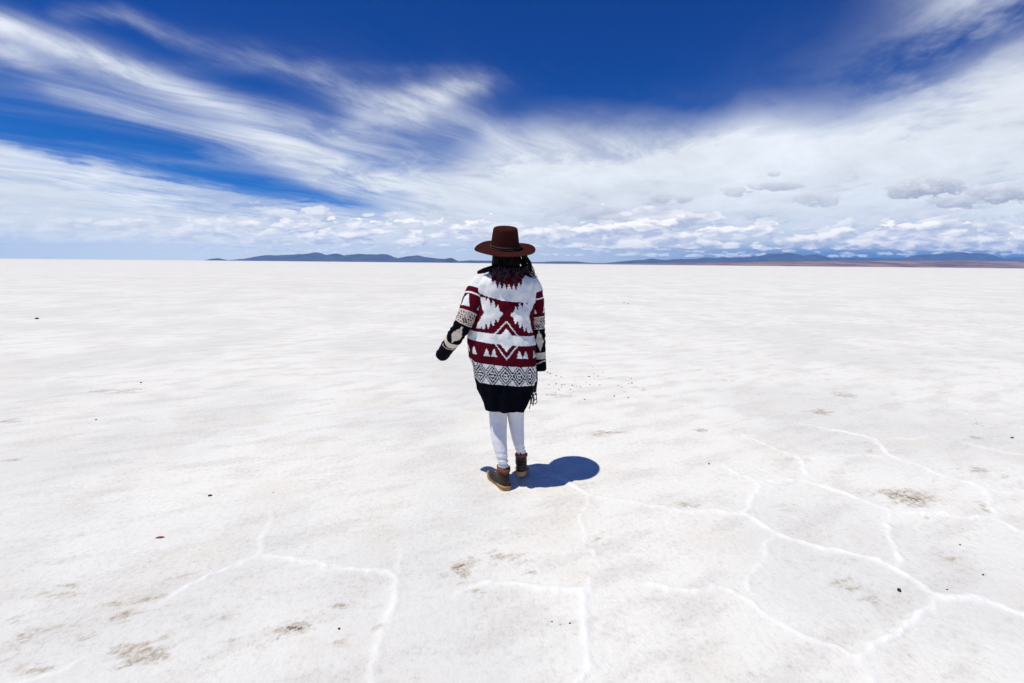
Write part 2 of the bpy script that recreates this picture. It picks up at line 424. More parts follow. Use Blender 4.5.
def salt_material():
    m = bpy.data.materials.new('salt'); m.use_nodes = True; nt = m.node_tree; b = nt.nodes['Principled BSDF']
    geo = nt.nodes.new('ShaderNodeNewGeometry'); sp = nt.nodes.new('ShaderNodeSeparateXYZ'); nt.links.new(geo.outputs['Position'], sp.inputs[0])
    x, y = E(nt, sp.outputs[0]), E(nt, sp.outputs[1])
    def at(n):
        a = nt.nodes.new('ShaderNodeAttribute'); a.attribute_name = n; return E(nt, a.outputs['Fac'])
    ridge, stain = at('ridge'), at('stain')
    wx, wy = (x*0.9+y*0.42)*0.8, (y*0.9-x*0.42)*2.2
    N = lambda sx, d, rg=0.6, ox=0.0, w=False: noise2(nt, (wx if w else x)*sx+ox, (wy if w else y)*sx+ox*1.7, d, rg)
    big = N(0.42, 5); mid = N(2.2, 5, .62, 3.0, True); grain = N(34, 5, 0.82, 7.0); streak = N(9.0, 4, .65, 5.0, True)
    warm = N(1.6, 4, .6, 11.0); lump = N(6.0, 3, .6, 13.0)
    far = noise2(nt, x*0.02, y*0.09, 5, 0.6)
    col = mixc(nt, big.step(0.38, 0.64), (0.82, 0.80, 0.745), (0.725, 0.712, 0.675))
    col = mixc(nt, warm.step(0.50, 0.70)*0.50, col, (0.74, 0.69, 0.62))
    col = mixc(nt, mid.step(0.46, 0.70)*0.5, col, (0.64, 0.615, 0.57))
    col = mixc(nt, far.step(0.5, 0.75)*0.35*y.step(8, 30), col, (0.70, 0.655, 0.61))
    # dust in the pores, gathered in loose tracts
    col = mixc(nt, grain.step(0.47, 0.70)*(0.18+mid.step(0.35, 0.65)*0.30), col, (0.47, 0.435, 0.39))
    speck = grain.step(0.66, 0.74)*warm.step(0.46, 0.62)
    col = mixc(nt, speck*0.55, col, (0.30, 0.23, 0.17))
    blot = streak.step(0.58, 0.74)*big.step(0.42, 0.60)
    col = mixc(nt, blot*0.32*y.step(12, 4), col, (0.58, 0.50, 0.41))
    # the stains
    st = (stain*1.25 + ((streak-0.5)*2.8 + (lump-0.5)*1.3)*stain.step(0.02, 0.40)).step(0.16, 0.95)
    stc = mixc(nt, lump, (0.36, 0.34, 0.30), (0.44, 0.33, 0.22))
    col = mixc(nt, (st*(0.22+grain.step(0.36, 0.64)*0.75)).clamp(), col, stc)
    core = (stain + (streak-0.5)*2.6 + (grain-0.5)*1.2).step(1.02, 1.35)
    col = mixc(nt, (core*stain.step(0.3, .6)*0.85).clamp(), col, (0.12, 0.08, 0.05))
    # ridges: fresh clean salt, broken and ragged
    rg = (ridge*(0.42+lump*1.05) + (grain-0.5)*0.5*ridge.step(0.05, 0.4)).clamp()
    col = mixc(nt, rg, col, (0.845, 0.835, 0.80))
    nt.links.new(col, b.inputs['Base Color'])
    b.inputs['Roughness'].default_value = 0.85; b.inputs['Specular IOR Level'].default_value = 0.1
    hh = N(30, 3, .75, 2.0)*0.55 + N(3.0, 3, .6, 6.0, True)*1.6
    bp = nt.nodes.new('ShaderNodeBump'); bp.inputs['Distance'].default_value = 0.008; bp.inputs['Strength'].default_value = 0.9
    nt.links.new(hh.s, bp.inputs['Height']); nt.links.new(bp.outputs[0], b.inputs['Normal'])
    return m
me.materials.append(salt_material())

# ------------------------------------------------------------------ crumbs lying on the salt
m_dark = mat('dark_crumb', (0.035, 0.028, 0.024), 0.8, (60, .002), (40, .3))
m_rust = mat('rust_crumb', (0.34, 0.05, 0.02), 0.8, (60, .002), (40, .3))
m_brown = mat('brown_crumb', (0.17, 0.11, 0.065), 0.85, (60, .002), (40, .3))
def crumb(px, py, L, Wd, H, ang, m, label, group=None, cat='pebble', name='pebble'):
    gx, gy = G(px, py)
    v = []; f = []; nu, nv = 10, 7; sd = px*1.7+py
    for j in range(nv+1):
        t = math.pi*j/nv
        for i in range(nu):
            q = 2*math.pi*i/nu
            d = Vector((math.sin(t)*math.cos(q), math.sin(t)*math.sin(q), math.cos(t)))
            k = 1+0.5*mn.noise(d*1.6+Vector((sd, 0, 0)))
            p = Vector((d.x*L/2*k, d.y*Wd/2*k, d.z*H/2*k+H*0.42))
            c, s = math.cos(ang), math.sin(ang)
            v.append((p.x*c-p.y*s, p.x*s+p.y*c, p.z))
    for j in range(nv):
        for i in range(nu):
            f.append((j*nu+i, (j+1)*nu+i, (j+1)*nu+(i+1) % nu, j*nu+(i+1) % nu))
    o = mesh(name, v, f, m); o.location = (gx, gy, 0.0)
    return tag(o, label, cat, group)
crumb(160,538,.042,.015,.010,.15,m_rust,'small rust red flake lying alone on the salt at left','',cat='flake',name='rust_flake')
crumb(210,496,.026,.014,.011,.3,m_dark,'small black pebble farther back than the rust red flake at left')
crumb(273.5,493,.008,.006,.006,0,m_dark,'tiny dark pebble between the black pebble and the walking person')
crumb(899,591,.021,.017,.014,.8,m_dark,'black pebble inside the lower right salt polygon')
crumb(709,464,.013,.009,.009,.2,m_dark,'dark pebble right of the shadow near the end of a thin ridge')
crumb(624,303,.05,.03,.03,0,m_dark,'left one of two small dark specks far off right of the person')
crumb(628,304,.05,.03,.03,0,m_dark,'right one of two small dark specks far off right of the person')
crumb(947,590,.009,.006,.006,0,m_dark,'tiny dark grain on the ridge junction at lower right')
crumb(983,575,.009,.006,.006,0,m_dark,'tiny dark grain beyond the ridge at the right edge')
crumb(960,545,.009,.006,.006,0,m_dark,'tiny grain high in the right edge salt polygon')
crumb(1012,438,.035,.014,.012,.1,m_brown,'brown elongated scrap on the salt near the right edge',cat='scrap',name='brown_scrap')
crumb(570,624,.010,.008,.007,.4,m_dark,'dark grain nearest the ridge at lower centre')
crumb(552,622,.007,.006,.005,.4,m_dark,'left tiny grain of the cluster at lower centre')
crumb(560,625,.006,.005,.004,.4,m_brown,'middle tiny brown grain of the cluster at lower centre')
crumb(339,629,.009,.007,.007,.4,m_dark,'small dark grain on the salt left of the lower left ridge')
crumb(37,319,.10,.05,.04,0,m_dark,'long dark crumb far off near the left edge',cat='crumb',name='salt_crumb')
crumb(141,383,.022,.016,.014,0,m_dark,'dark crumb above the brown stain at left',cat='crumb',name='salt_crumb')
crumb(96,420,.018,.014,.010,0,m_brown,'small brown crumb standing alone at mid left',cat='crumb',name='salt_crumb')
for k in range(46):
    px = 545+abs(rng.normal(0, 55)); py = 383+rng.normal(0, 9) - (px-545)*0.04
    s = rng.uniform(.010, .024)
    crumb(px, py, s, s*.6, s*.45, rng.uniform(-.5,.5), m_brown if rng.random() < .7 else m_dark,
          'small brown crumb scattered on the salt right of the person at knee height', 'crumbs scattered right of the person', 'crumb', 'salt_crumb')

# ------------------------------------------------------------------ far land
def land(name, profile, Y, depth, m, label, rough=1.0, step=120.0, seed=0.0, base=-1.0, back=0.5):
    """relief with a traced crest, real depth, in metres. profile: (photo x, photo y of the crest)"""
    pts = [W(px, py+float(np.interp(px, (0,240,500,650,780,1024), (-.6,1.0,1.3,1.1,.2,-.7))), Y) for px, py in profile]
    xs = np.array([p.x for p in pts]); hs = np.array([max(p.z, 0.0) for p in pts])
    step *= 0.5; X = np.arange(xs[0], xs[-1]+step, step); n = 30
    H = np.interp(X, xs, hs); H = H*(1+rough*np.array([0.20*mn.fractal(Vector((a/330.0, seed, 1.0)), 1.0, 2.2, 4) for a in X]))
    v = []
    for j in range(n):
        t = j/(n-1)                                # 0 = near foot, ~0.5 crest, 1 far foot
        prof = math.sin(min(t/0.55, 1.0)*math.pi/2)**1.3 if t < 0.55 else math.cos((t-0.55)/0.45*math.pi/2)**0.9
        yv = Y + (t-0.55)*depth
        for x, h in zip(X, H):
            q = mn.fractal(Vector((x/900+seed, yv/900, seed)), 1.0, 2.1, 6)
            r = abs(mn.noise(Vector((x/420+seed, yv/540, 3.0+seed))))
            k = prof*(1 + rough*(0.16*q - 0.28*r*(1-prof*0.6)))
            v.append((x, yv+q*80*rough, base if (t in (0, 1)) else h*k+base*(1-prof)))
    f = grid_faces(n, len(X), wrap=False)
    o = mesh(name, v, f, m); tag(o, label, kind='structure'); return o
def landmat(name, a, b, sc=0.004):
    m = bpy.data.materials.new(name); m.use_nodes = True; nt = m.node_tree; bs = nt.nodes['Principled BSDF']
    tc = nt.nodes.new('ShaderNodeNewGeometry')
    n = noise(nt, tc.outputs['Position'], sc, 8, 0.65)
    nt.links.new(mixc(nt, n.step(.38, .62), a, b), bs.inputs['Base Color']); bs.inputs['Roughness'].default_value = .95; bs.inputs['Specular IOR Level'].default_value = .05
    return m
m_hill = landmat('hill_rock', (0.05, 0.045, 0.05), (0.10, 0.08, 0.075))
m_shore = landmat('shore_earth', (0.16, 0.07, 0.04), (0.38, 0.24, 0.16), 0.0025)
m_hill2 = landmat('far_hill_rock', (0.03, 0.035, 0.05), (0.09, 0.08, 0.09))
land('hills', [(243,260.6),(249,258.0),(257,256.8),(263,255.2),(272,253.6),(280,253.9),(292,254.0),(304,253.0),(312,251.6),(319,251.6),(326,254.0),(333,252.6),(338,252.8),(343,255),(352,252.9),(362,252.5),(374,253.0),(386,252.9),(392,255.2),(398,256.6),(408,255.6),(413,254.5),(417,253.0),(422,254.8),(432,256.0),(444,257.2),(452,258.4),(470,261.6)],
     9500, 1700, m_hill, 'long blue range of bare hills on the left horizon')
land('hills', [(208,260.4),(212,257.8),(217,257.2),(221,258.2),(225,260.6)], 7600, 350, m_hill, 'tiny isolated blue hill left of the long range', step=25)
land('hills', [(436,262),(442,258.6),(447,256.8),(452,256.8),(457,259.5),(462,262.6)], 7000, 350, m_hill, 'dark small hill at the right end of the left range', step=25)
land('hills', [(440,262),(455,259.8),(470,259.0),(490,259.4),(510,260.4),(540,260.8),(556,259.8),(575,260.2),(590,261.6),(602,262.6)], 9600, 1600, m_hill, 'low pale hills behind the person')
# right-hand shore: a brown plain that rises slowly, then far hills
land('hills', [(470,262.9),(560,261.8),(640,262.2),(720,261.9),(800,261.2),(880,260.8),(960,261.4),(1024,262.0),(1150,265),(1400,268)], 6000, 2600, m_shore, 'low brown shore plain along the right horizon', rough=.35, step=60, seed=4)
land('hills', [(600,262),(640,259),(690,258.2),(725,257.6),(745,256.6),(765,254.8),(780,253.9),(792,254.4),(806,256.2),(820,257.8),(850,258.4),(890,258.6),(915,257),(932,255.6),(950,254.8),(965,254.2),(985,256.4),(1010,258.6),(1024,258.8),(1100,255),(1220,256)], 11500, 2800, m_hill2, 'faint blue mountains far behind the right shore', step=80, seed=9)

# ------------------------------------------------------------------ air
hz = MB()
hx, hy0, hy1, z0, z1 = 19000, -14800, 13400, -2.5, 430
vs = [(sx*hx, yy_, zz_) for zz_ in (z0, z1) for yy_ in (hy0, hy1) for sx in (-1, 1)]
hz.add(vs, [(0,2,3,1),(4,5,7,6),(0,1,5,4),(2,6,7,3),(0,4,6,2),(1,3,7,5)])
mh = bpy.data.materials.new('haze'); mh.use_nodes = True; nt = mh.node_tree; nt.nodes.clear()
o_ = nt.nodes.new('ShaderNodeOutputMaterial'); pv = nt.nodes.new('ShaderNodeVolumePrincipled'); nt.links.new(pv.outputs[0], o_.inputs['Volume'])
pv.inputs['Color'].default_value = (0.19, 0.42, 0.88, 1); pv.inputs['Density'].default_value = 5.5e-5; pv.inputs['Anisotropy'].default_value = 0.0
hzo = hz.build('haze', mh, smooth=False); tag(hzo, 'thin blue air over the salt flat', kind='stuff')

# ==================================================================  THE WALKER
Y0 = 2.95
RT = (0.0, 2.96, 0.0)
person = bpy.data.objects.new('person', None); COL.objects.link(person); person.location = RT
tag(person, 'person walking away in a patterned knit coat, brown wide-brimmed hat and white leggings', 'person')
PX = 2.89/F                                              # metres per photo px at the figure

WHITE = np.array((0.82, 0.82, 0.80)); BURG = np.array((0.085, 0.003, 0.011)); NAVY = np.array((0.0025, 0.003, 0.007)); CREAM = np.array((0.66, 0.58, 0.48)); PINK=np.array((0.5,0.33,0.33))
def tri(x):                                              # 0..1 triangle wave, peak at integers
    f = x - np.floor(x); return np.abs(f-0.5)*2
def paint(c, m, col): c[m] = col
def coat_pattern(X, Yp):
    x = X-507.0
    y = Yp - np.clip(x, -60, 60)*0.085*np.clip((400-Yp)/60, 0, 1)
    x = np.round(x/0.85)*0.85; y = np.round(y/0.75)*0.75
    c = np.tile(WHITE, (len(x), 1)); ax = np.abs(x)
    # burgundy collar drop with sawtooth end
    paint(c, (y < 283.0 - np.maximum(0, ax-9)*0.85 + 6.5*tri(x/4.6)*(ax < 15)) & (ax < 23), BURG)
    # big burgundy field
    fld = (y > 301.0 - 5.5*np.clip((-x-3)/27, 0, 1)**1.2 + 0.7*np.abs(((x/3) % 1)-.5)) & (y <= 335); paint(c, fld, BURG)
    d = ax-4.2; dy = np.abs(y-314.5)
    e = 1.0 + d*0.62 + 7.0*tri(d/4.7+0.1)*np.clip(d/6, 0, 1)
    star = (d > 0) & (dy < np.minimum(e, 15.5+np.clip((d-10)*0.1,0,1))) & (d < 18.0+dy*0.50) & (y > 299.5) & (y < 334)
    paint(c, star, WHITE)
    # second mirrored star beyond the side
    d2 = 47-ax; e2 = 1.0+d2*0.62+7.0*tri(d2/4.7+.1)*np.clip(d2/6, 0, 1)
    paint(c, fld & (d2 > 0) & (dy < np.minimum(e2, 15)) & (d2 < 8.0) & (ax>38), WHITE)
    # chevrons
    paint(c, fld & (np.abs(ax-(y-321.5)*0.86) < 0.75) & (y > 321), WHITE)
    paint(c, fld & (ax < (y-328.5)*0.80), WHITE)
    # second burgundy field
    f2 = (y > 344.5) & (y < 365.5); paint(c, f2, BURG)
    paint(c, f2 & (np.abs(ax-(358.5-y)*0.80) < 0.75), WHITE)
    paint(c, f2 & (ax < (351.5-y)*0.85), WHITE)
    for tx in (-33, -19.5, -12.3, 13.0, 19.6, 33.5, 40.5, -46, -53, 54, 61, -67, 74):
        cy = 354.0; lx = np.abs(x-tx)
        t1 = (y > cy-4.5) & (y < cy+0.2) & (lx < (y-cy+4.8)*0.42)
        t2 = (y >= cy-1.0) & (y < cy+3.6) & (lx < 0.9+(y-cy+1.0)*0.56)
        paint(c, f2 & (t1 | t2), WHITE)
    # lattice band
    f3 = (y >= 365.5) & (y < 385); paint(c, f3, WHITE*0.95)
    lx = np.abs(((x+6.75+1.0) % 13.5)-6.75); ly = np.abs(y-375.3)
    r = lx/6.6+ly/8.8
    K = NAVY*1.0
    paint(c, f3 & (r > .76) & (r < 1.0), K); paint(c, f3 & (r > .42) & (r < .58), K)
    for ox, oy in ((0, 3.1), (2.4, 0), (0,0)):
        paint(c, f3 & (np.hypot(lx-ox, (ly-oy)) < 0.95), K)
    paint(c, f3 & (r > 1.20) & (r < 1.40), K*3)
    paint(c, y >= 385, NAVY)
    return c
def sleeve_pattern(T, A, flip=1):
    """T = px along the sleeve, A = angle (0 = towards the back)"""
    T = np.round(T/0.8)*0.8; c = np.tile(WHITE, (len(T), 1))
    def band(a, b, col): paint(c, (T > a) & (T < b), col)
    band(13.5, 18.5, BURG); band(20.0, 36.5, BURG)
    ph = tri(A/(2*math.pi)*3+.35)
    paint(c, (T > 21) & (T < 33.0) & ((33-T) < 13.5*(1-np.abs(((A/(2*math.pi)*3+.20) % 1)-.5)*3.4)), WHITE)
    band(36.5, 48.5, CREAM*1.02)
    s = (np.sin(T*1.45+np.sin(A*5)*2.2)*np.sin(A*9+T*.9)); paint(c, (T > 37.2) & (T < 48) & (s > .30), NAVY*2.5); paint(c, (T > 37.2) & (T < 48) & (s < -.45), PINK*.7)
    band(48.5, 71, NAVY)
    l = A/(2*math.pi)*3+.55; la = np.abs((l % 1)-.5)
    saw = 3.6*tri(T/3.4)
    paint(c, (T > 50) & (T < 69) & (la < .30-np.abs(T-59.5)*.033+.055*tri(T/3.6)), CREAM*1.05)
    band(71, 77.5, CREAM*1.1); band(77.5, 120, NAVY)
    paint(c, np.abs(T-80.0-1.2*np.sin(A*2)) < .5, CREAM)
    return c

m_knit = mat('patterned_knit', WHITE, 0.9, (200, .0035), (110, .28), spec=.04, attr=True)
# -- coat body
lv = [ # photo y, left x, right x, half depth (m)
 (268,499.5,517.5,.062),(271,495,521,.070),(274,489,527,.082),(278,482,533,.100),(283,476.5,536,.114),(290,475,536.5,.116),(300,475,535,.121),(312,474,534,.129),(325,472,533,.141),
 (340,470,533,.155),(352,470,534,.165),(364,471.5,535.5,.168),(375,474,536.5,.156),(384,476.5,536,.150),(395,480,532.5,.142),(404,483,528,.136),(412.2,486,523.5,.130)]
lv = np.array(lv)
YC = Y0-.02; NR, NA_ = 380, 440
pys = np.linspace(268, 412.2, NR)
def smooth(a, k=7):
    p = np.pad(a, k, mode='edge'); return np.convolve(p, np.ones(2*k+1)/(2*k+1), 'valid')
Ls = smooth(np.interp(pys, lv[:,0], lv[:,1])); Rs = smooth(np.interp(pys, lv[:,0], lv[:,2])); Bs = smooth(np.interp(pys, lv[:,0], lv[:,3]))
V = np.zeros((NR, NA_, 3)); C = np.zeros((NR, NA_, 3))
ph = np.linspace(0, 2*math.pi, NA_, endpoint=False)
for i, py in enumerate(pys):
    A = W(Ls[i], py, YC); B = W(Rs[i], py, YC); c = (A+B)/2; a = (B.x-A.x)/2; b = Bs[i]; n = 2.25; c.z = W(504, py, YC-b*.9).z
    ce, se = np.sin(ph), -np.cos(ph)                     # ph=0 : spine, towards -Y; ph>0 to the right
    k = (np.abs(ce)**n+np.abs(se)**n)**(-1/n)
    lean = 0.03*math.exp(-((py-285)/16)**2)              # shoulder blades carried back
    X = c.x+a*k*ce; Y = c.y+b*k*se
    low = max(0, (py-330)/82)
    fold = 0.010*low*np.sin(ph*7+0.8*np.sin(py*.03)+1.3)+0.006*low*np.sin(ph*13+py*.02)
    # soft horizontal drags and the spine hollow
    hol = 0.014*np.exp(-np.minimum(ph, 2*math.pi-ph)**2/0.10)*math.exp(-((py-308)/22)**2)
    nz = np.array([mn.fractal(Vector((math.cos(t)*1.8, math.sin(t)*1.8, py/24.0)), 1.0, 2.0, 3) for t in ph])*0.015
    nd = np.array([mn.noise(Vector((math.cos(t)*1.1+py/20, math.sin(t)*2.2, py/13.0+8))) for t in ph])*0.006*min(1, abs(py-268)/15)
    r = fold+nz+nd-hol*0.3
    nxv, nyv = ce/a, se/b; ln = np.hypot(nxv, nyv); X = X+nxv/ln*r; Y = Y+nyv/ln*r
    # slumps of the heavy cloth: front lower than back, left corner lifted
    Z = c.z + 0.004*np.sin(ph*3+1)*low - 0.07*(X-c.x)*low
    V[i, :, 0] = X; V[i, :, 1] = Y; V[i, :, 2] = Z
    seg = np.hypot(np.diff(np.append(X, X[0])), np.diff(np.append(Y, Y[0])))
    s = np.concatenate([[0], np.cumsum(seg)[:-1]]); tot = seg.sum(); s = np.where(s > tot/2, s-tot, s)
    px0 = 507.0-(Ls[i]+Rs[i])/2
    C[i] = coat_pattern((Ls[i]+Rs[i])/2 + s/PX*1.0 + 0.0, np.full(NA_, py))
coat = mesh('coat', V.reshape(-1,3), grid_faces(NR, NA_), m_knit, person, RT, col=C.reshape(-1,3))
sm = coat.modifiers.new('thick', 'SOLIDIFY'); sm.thickness = 0.005; sm.offset = -1

def sleeve(path, name='sleeve', ts=1.0):
    """path: (px, py, Y, half width px)"""
    P = [np.array(W(a, b, Yc)) for a, b, Yc, _ in path]; Rr = [w*PX for *_, w in path]
    # dense Catmull-Rom
    pts = []; rad = []
    for i in range(len(P)-1):
        p0, p1, p2, p3 = P[max(i-1,0)], P[i], P[i+1], P[min(i+2, len(P)-1)]
        for t in np.linspace(0, 1, 24, endpoint=False):
            pts.append(.5*((2*p1)+(-p0+p2)*t+(2*p0-5*p1+4*p2-p3)*t*t+(-p0+3*p1-3*p2+p3)*t**3)); rad.append(Rr[i]*(1-t)+Rr[i+1]*t)
    pts.append(P[-1]); rad.append(Rr[-1]); pts = np.array(pts); rad = smooth(np.array(rad), 8)
    arc = np.concatenate([[0], np.cumsum(np.linalg.norm(np.diff(pts, axis=0), axis=1))])
    n = 260; t = np.linspace(0, arc[-1], n)
    pts = np.stack([np.interp(t, arc, pts[:,k]) for k in range(3)], 1); rad = np.interp(t, arc, rad)
    m = 130; V = []; TT = []; AA = []
    for i in range(n):
        d = pts[min(i+1,n-1)]-pts[max(i-1,0)]; d /= np.linalg.norm(d)
        back = np.array((0,-1.0,0)); a = back-d*back.dot(d); a /= np.linalg.norm(a); b = np.cross(d, a)
        for k in range(m):
            q = 2*math.pi*k/m
            wr = 0.0045*mn.fractal(Vector((math.cos(q)*1.3, math.sin(q)*1.3, t[i]*26+path[0][0])), 1, 2, 3) + 0.0022*math.sin(t[i]*150+2*math.sin(q+path[0][0]))*math.exp(-((t[i]-arc[-1]*.55)/.10)**2)
            r = rad[i]+wr
            if i > n-9: r *= 1-0.16*((i-(n-9))/8)**2
            V.append(pts[i]+(a*math.cos(q)+b*math.sin(q))*r); TT.append(t[i]/PX); AA.append(q)
    o = mesh(name, np.array(V), grid_faces(n, m), m_knit, coat, None, col=sleeve_pattern(np.array(TT)*ts, np.array(AA)))
    # vertices are in world units; bring them to the walker's frame
    o.data.transform(Matrix.Translation(-Vector(RT)))
    s2 = o.modifiers.new('thick', 'SOLIDIFY'); s2.thickness = .004; s2.offset = -1
    return o, pts
LPATH = [(483,280,2.93,8.0),(477.5,288,2.915,9.8),(472.5,300,2.88,10.0),(468,313,2.85,9.4),(462.0,326,2.84,8.8),(453.5,339,2.89,7.8),(446.5,349,2.97,7.2),(441.5,356,3.04,7.0)]
RPATH = [(529,278,2.96,6.5),(533,287,2.965,8.6),(535.5,300,2.975,8.6),(536.8,316,2.98,8.2),(538,332,2.98,7.4),(539.3,348,2.97,6.6),(540.3,360,2.96,6.0),(540.6,371,2.95,5.6)]
slL, ptsL = sleeve(LPATH); slR, ptsR = sleeve(RPATH, ts=.90)

# -- body: one continuous figure (grown from tapered limbs and fused by a voxel remesh)
m_skin = mat('skin', (0.42, 0.24, 0.16), 0.55, (90, .0008), (30, .08), spec=.4)
def body():
    b = MB()
    H = W(506, 257, Y0); hd = Vector((H.x, Y0+0.015, 1.535))
    b.ellipsoid(hd, (.074, .092, .108)); b.ellipsoid(hd+Vector((0,.045,-.055)), (.055,.055,.062))
    b.ellipsoid(hd+Vector((0,.100,-.022)), (.011,.020,.024)); b.ellipsoid(hd+Vector((0,.093,-.058)), (.024,.010,.007))
    for s in (-1, 1):
        b.ellipsoid(hd+Vector((s*.076,.005,-.012)), (.009,.018,.030)); b.ellipsoid(hd+Vector((s*.031,.083,.004)), (.014,.010,.009))
    b.tube([hd+Vector((0,-.02,-.06)), (hd.x, Y0, 1.40), (hd.x, Y0, 1.34)], [.052,.050,.062], 16)
    cxb = W(504, 330, Y0).x
    b.tube([(cxb,Y0,1.40),(cxb,Y0,1.33),(cxb,Y0,1.18),(cxb,Y0,1.02),(cxb,Y0,.90),(cxb,Y0,.80)], [.06,.125,.125,.105,.135,.13], 20, flat=.72)
    for pts in (ptsL, ptsR):
        n = len(pts); idx = [0, n//3, n*2//3, n-60, n-42]
        b.tube([pts[i] for i in idx], [.050,.040,.034,.024,.023], 12)
        w = Vector(pts[n-42]); d = (Vector(pts[n-1])-Vector(pts[n-20])).normalized(); sd = d.cross(Vector((0,1,0))).normalized()
        # palm and five curled digits, drawn up inside the cuff
        b.tube([w, w+d*.030, w+d*.055], [.020,.024,.022], 10, flat=.6)
        curl = Vector((0, 1, 0))
        for k, (o, ln) in enumerate(((-.018,.040),(-.006,.046),(.006,.043),(.018,.034))):
            p = w+d*.05+sd*o
            b.tube([p, p+d*ln*.30+curl*.006, p+d*ln*.42+curl*.020, p+d*ln*.25+curl*.034], [.0075,.0072,.0066,.005], 8)
        sg = -1 if pts is ptsL else 1
        p = w+d*.012-sd*.018*sg
        b.tube([p, p+d*.018+curl*.012-sd*.008*sg, p+d*.030+curl*.024], [.009,.008,.006], 8)
    for s, path in ((-1, LEGL), (1, LEGR)):
        pp = [Vector(p) for p, _ in path]; b.tube(pp, [max(r-.007, .02) for _, r in path], 14)
    foot(b, *BOOTL); foot(b, *BOOTR)
    o = b.build('body', m_skin, person, RT)
    r = o.modifiers.new('fuse', 'REMESH'); r.mode = 'VOXEL'; r.voxel_size = 0.0045; r.use_smooth_shade = True
    s = o.modifiers.new('soft', 'SMOOTH'); s.iterations = 3; s.factor = .5
    return o, hd
LEGL = [(W(500,360,Y0),.082),(W(499,392,Y0),.074),(W(498.2,414,2.945),.064),(W(498.6,428,2.930),.058),(W(499.3,440,2.910),.053),(W(501.2,452,2.880),.042),(W(502.4,459,2.868),.036),(W(502.9,468,2.932),.034),(W(503,474,2.935),.033)]
LEGR = [(W(514,360,Y0),.082),(W(515,392,Y0),.073),(W(515.6,412,2.98),.061),(W(516.3,424,2.985),.054),(W(517.8,436,2.980),.045),(W(518.8,444,2.972),.038),(W(519.4,452,3.035),.036),(W(520,458,3.04),.034)]
# boots: heel point on the ground, heading (0 = away), pitch (heel raised)
gl = G(506, 489); BOOTL = (Vector((gl[0], gl[1], 0)), R(26), 0.0)
BOOTR = (Vector((0.062, 2.93, 0.060)), R(-4), R(17))
def frame(heel, head, pitch):
    # heel at origin, +Y along the foot, +Z up; pitch lowers the toe
    return Matrix.Translation(heel) @ Matrix.Rotation(head, 4, 'Z') @ Matrix.Rotation(-pitch, 4, 'X')
def foot(b, heel, head, pitch):
    M = frame(heel, head, pitch)
    b.tube([M @ Vector((0,.034,.10)), M @ Vector((0,.040,.075)), M @ Vector((0,.10,.052)), M @ Vector((0,.16,.045)), M @ Vector((0,.20,.042))], [.020,.024,.022,.016,.012], 12)
for _L, _B, _s in ((LEGL, BOOTL, -1), (LEGR, BOOTR, 1)):
    _M = frame(*_B); _bx = _s*.010*math.sin(.06/.285*math.pi*.9)
    del _L[-2:]; _L += [(_M @ Vector((_bx, .028, .150)), .0325), (_M @ Vector((_bx, .030, .110)), .030)]
body_o, HD = body()

# -- leggings
m_leg = mat('white_jersey', (0.74, 0.73, 0.76), 0.85, (300, .0008), (60, .04), spec=.15, sheen=.1)
def leggings():
    Vv = []; Ff = []; off = 0
    for path, sd in ((LEGL, 0.), (LEGR, 5.)):
        P = [np.array(p) for p, _ in path]; Rr = [r for _, r in path]; pts = []; rad = []
        for i in range(len(P)-1):
            p0, p1, p2, p3 = P[max(i-1,0)], P[i], P[i+1], P[min(i+2, len(P)-1)]
            for t in np.linspace(0, 1, 16, endpoint=False):
                pts.append(.5*((2*p1)+(-p0+p2)*t+(2*p0-5*p1+4*p2-p3)*t*t+(-p0+3*p1-3*p2+p3)*t**3)); rad.append(Rr[i]*(1-t)+Rr[i+1]*t)
        pts = np.array(pts); rad = smooth(np.array(rad), 5); n = len(pts); m = 64
        for i in range(n):
            q = i/n; z = pts[i][2]
            for k in range(m):
                a = 2*math.pi*k/m
                calf = 0.010*math.exp(-((z-.33)/.10)**2)*max(0, -math.sin(a))
                wr = (.0048*math.sin(z*170+2.2*math.sin(a+sd)+sd)*max(0, min(1, (.30-z)/.12)) + .0016*mn.noise(Vector((math.cos(a)*3, math.sin(a)*3, z*40+sd))))
                r = rad[i]+wr+calf
                Vv.append((pts[i][0]+math.cos(a)*r*.96, pts[i][1]+math.sin(a)*r*1.02, z+0.004*math.sin(a+sd)))
        Ff += (grid_faces(n, m)+off).tolist(); off += n*m
    return mesh('leggings', Vv, Ff, m_leg, person, RT)
leggings()

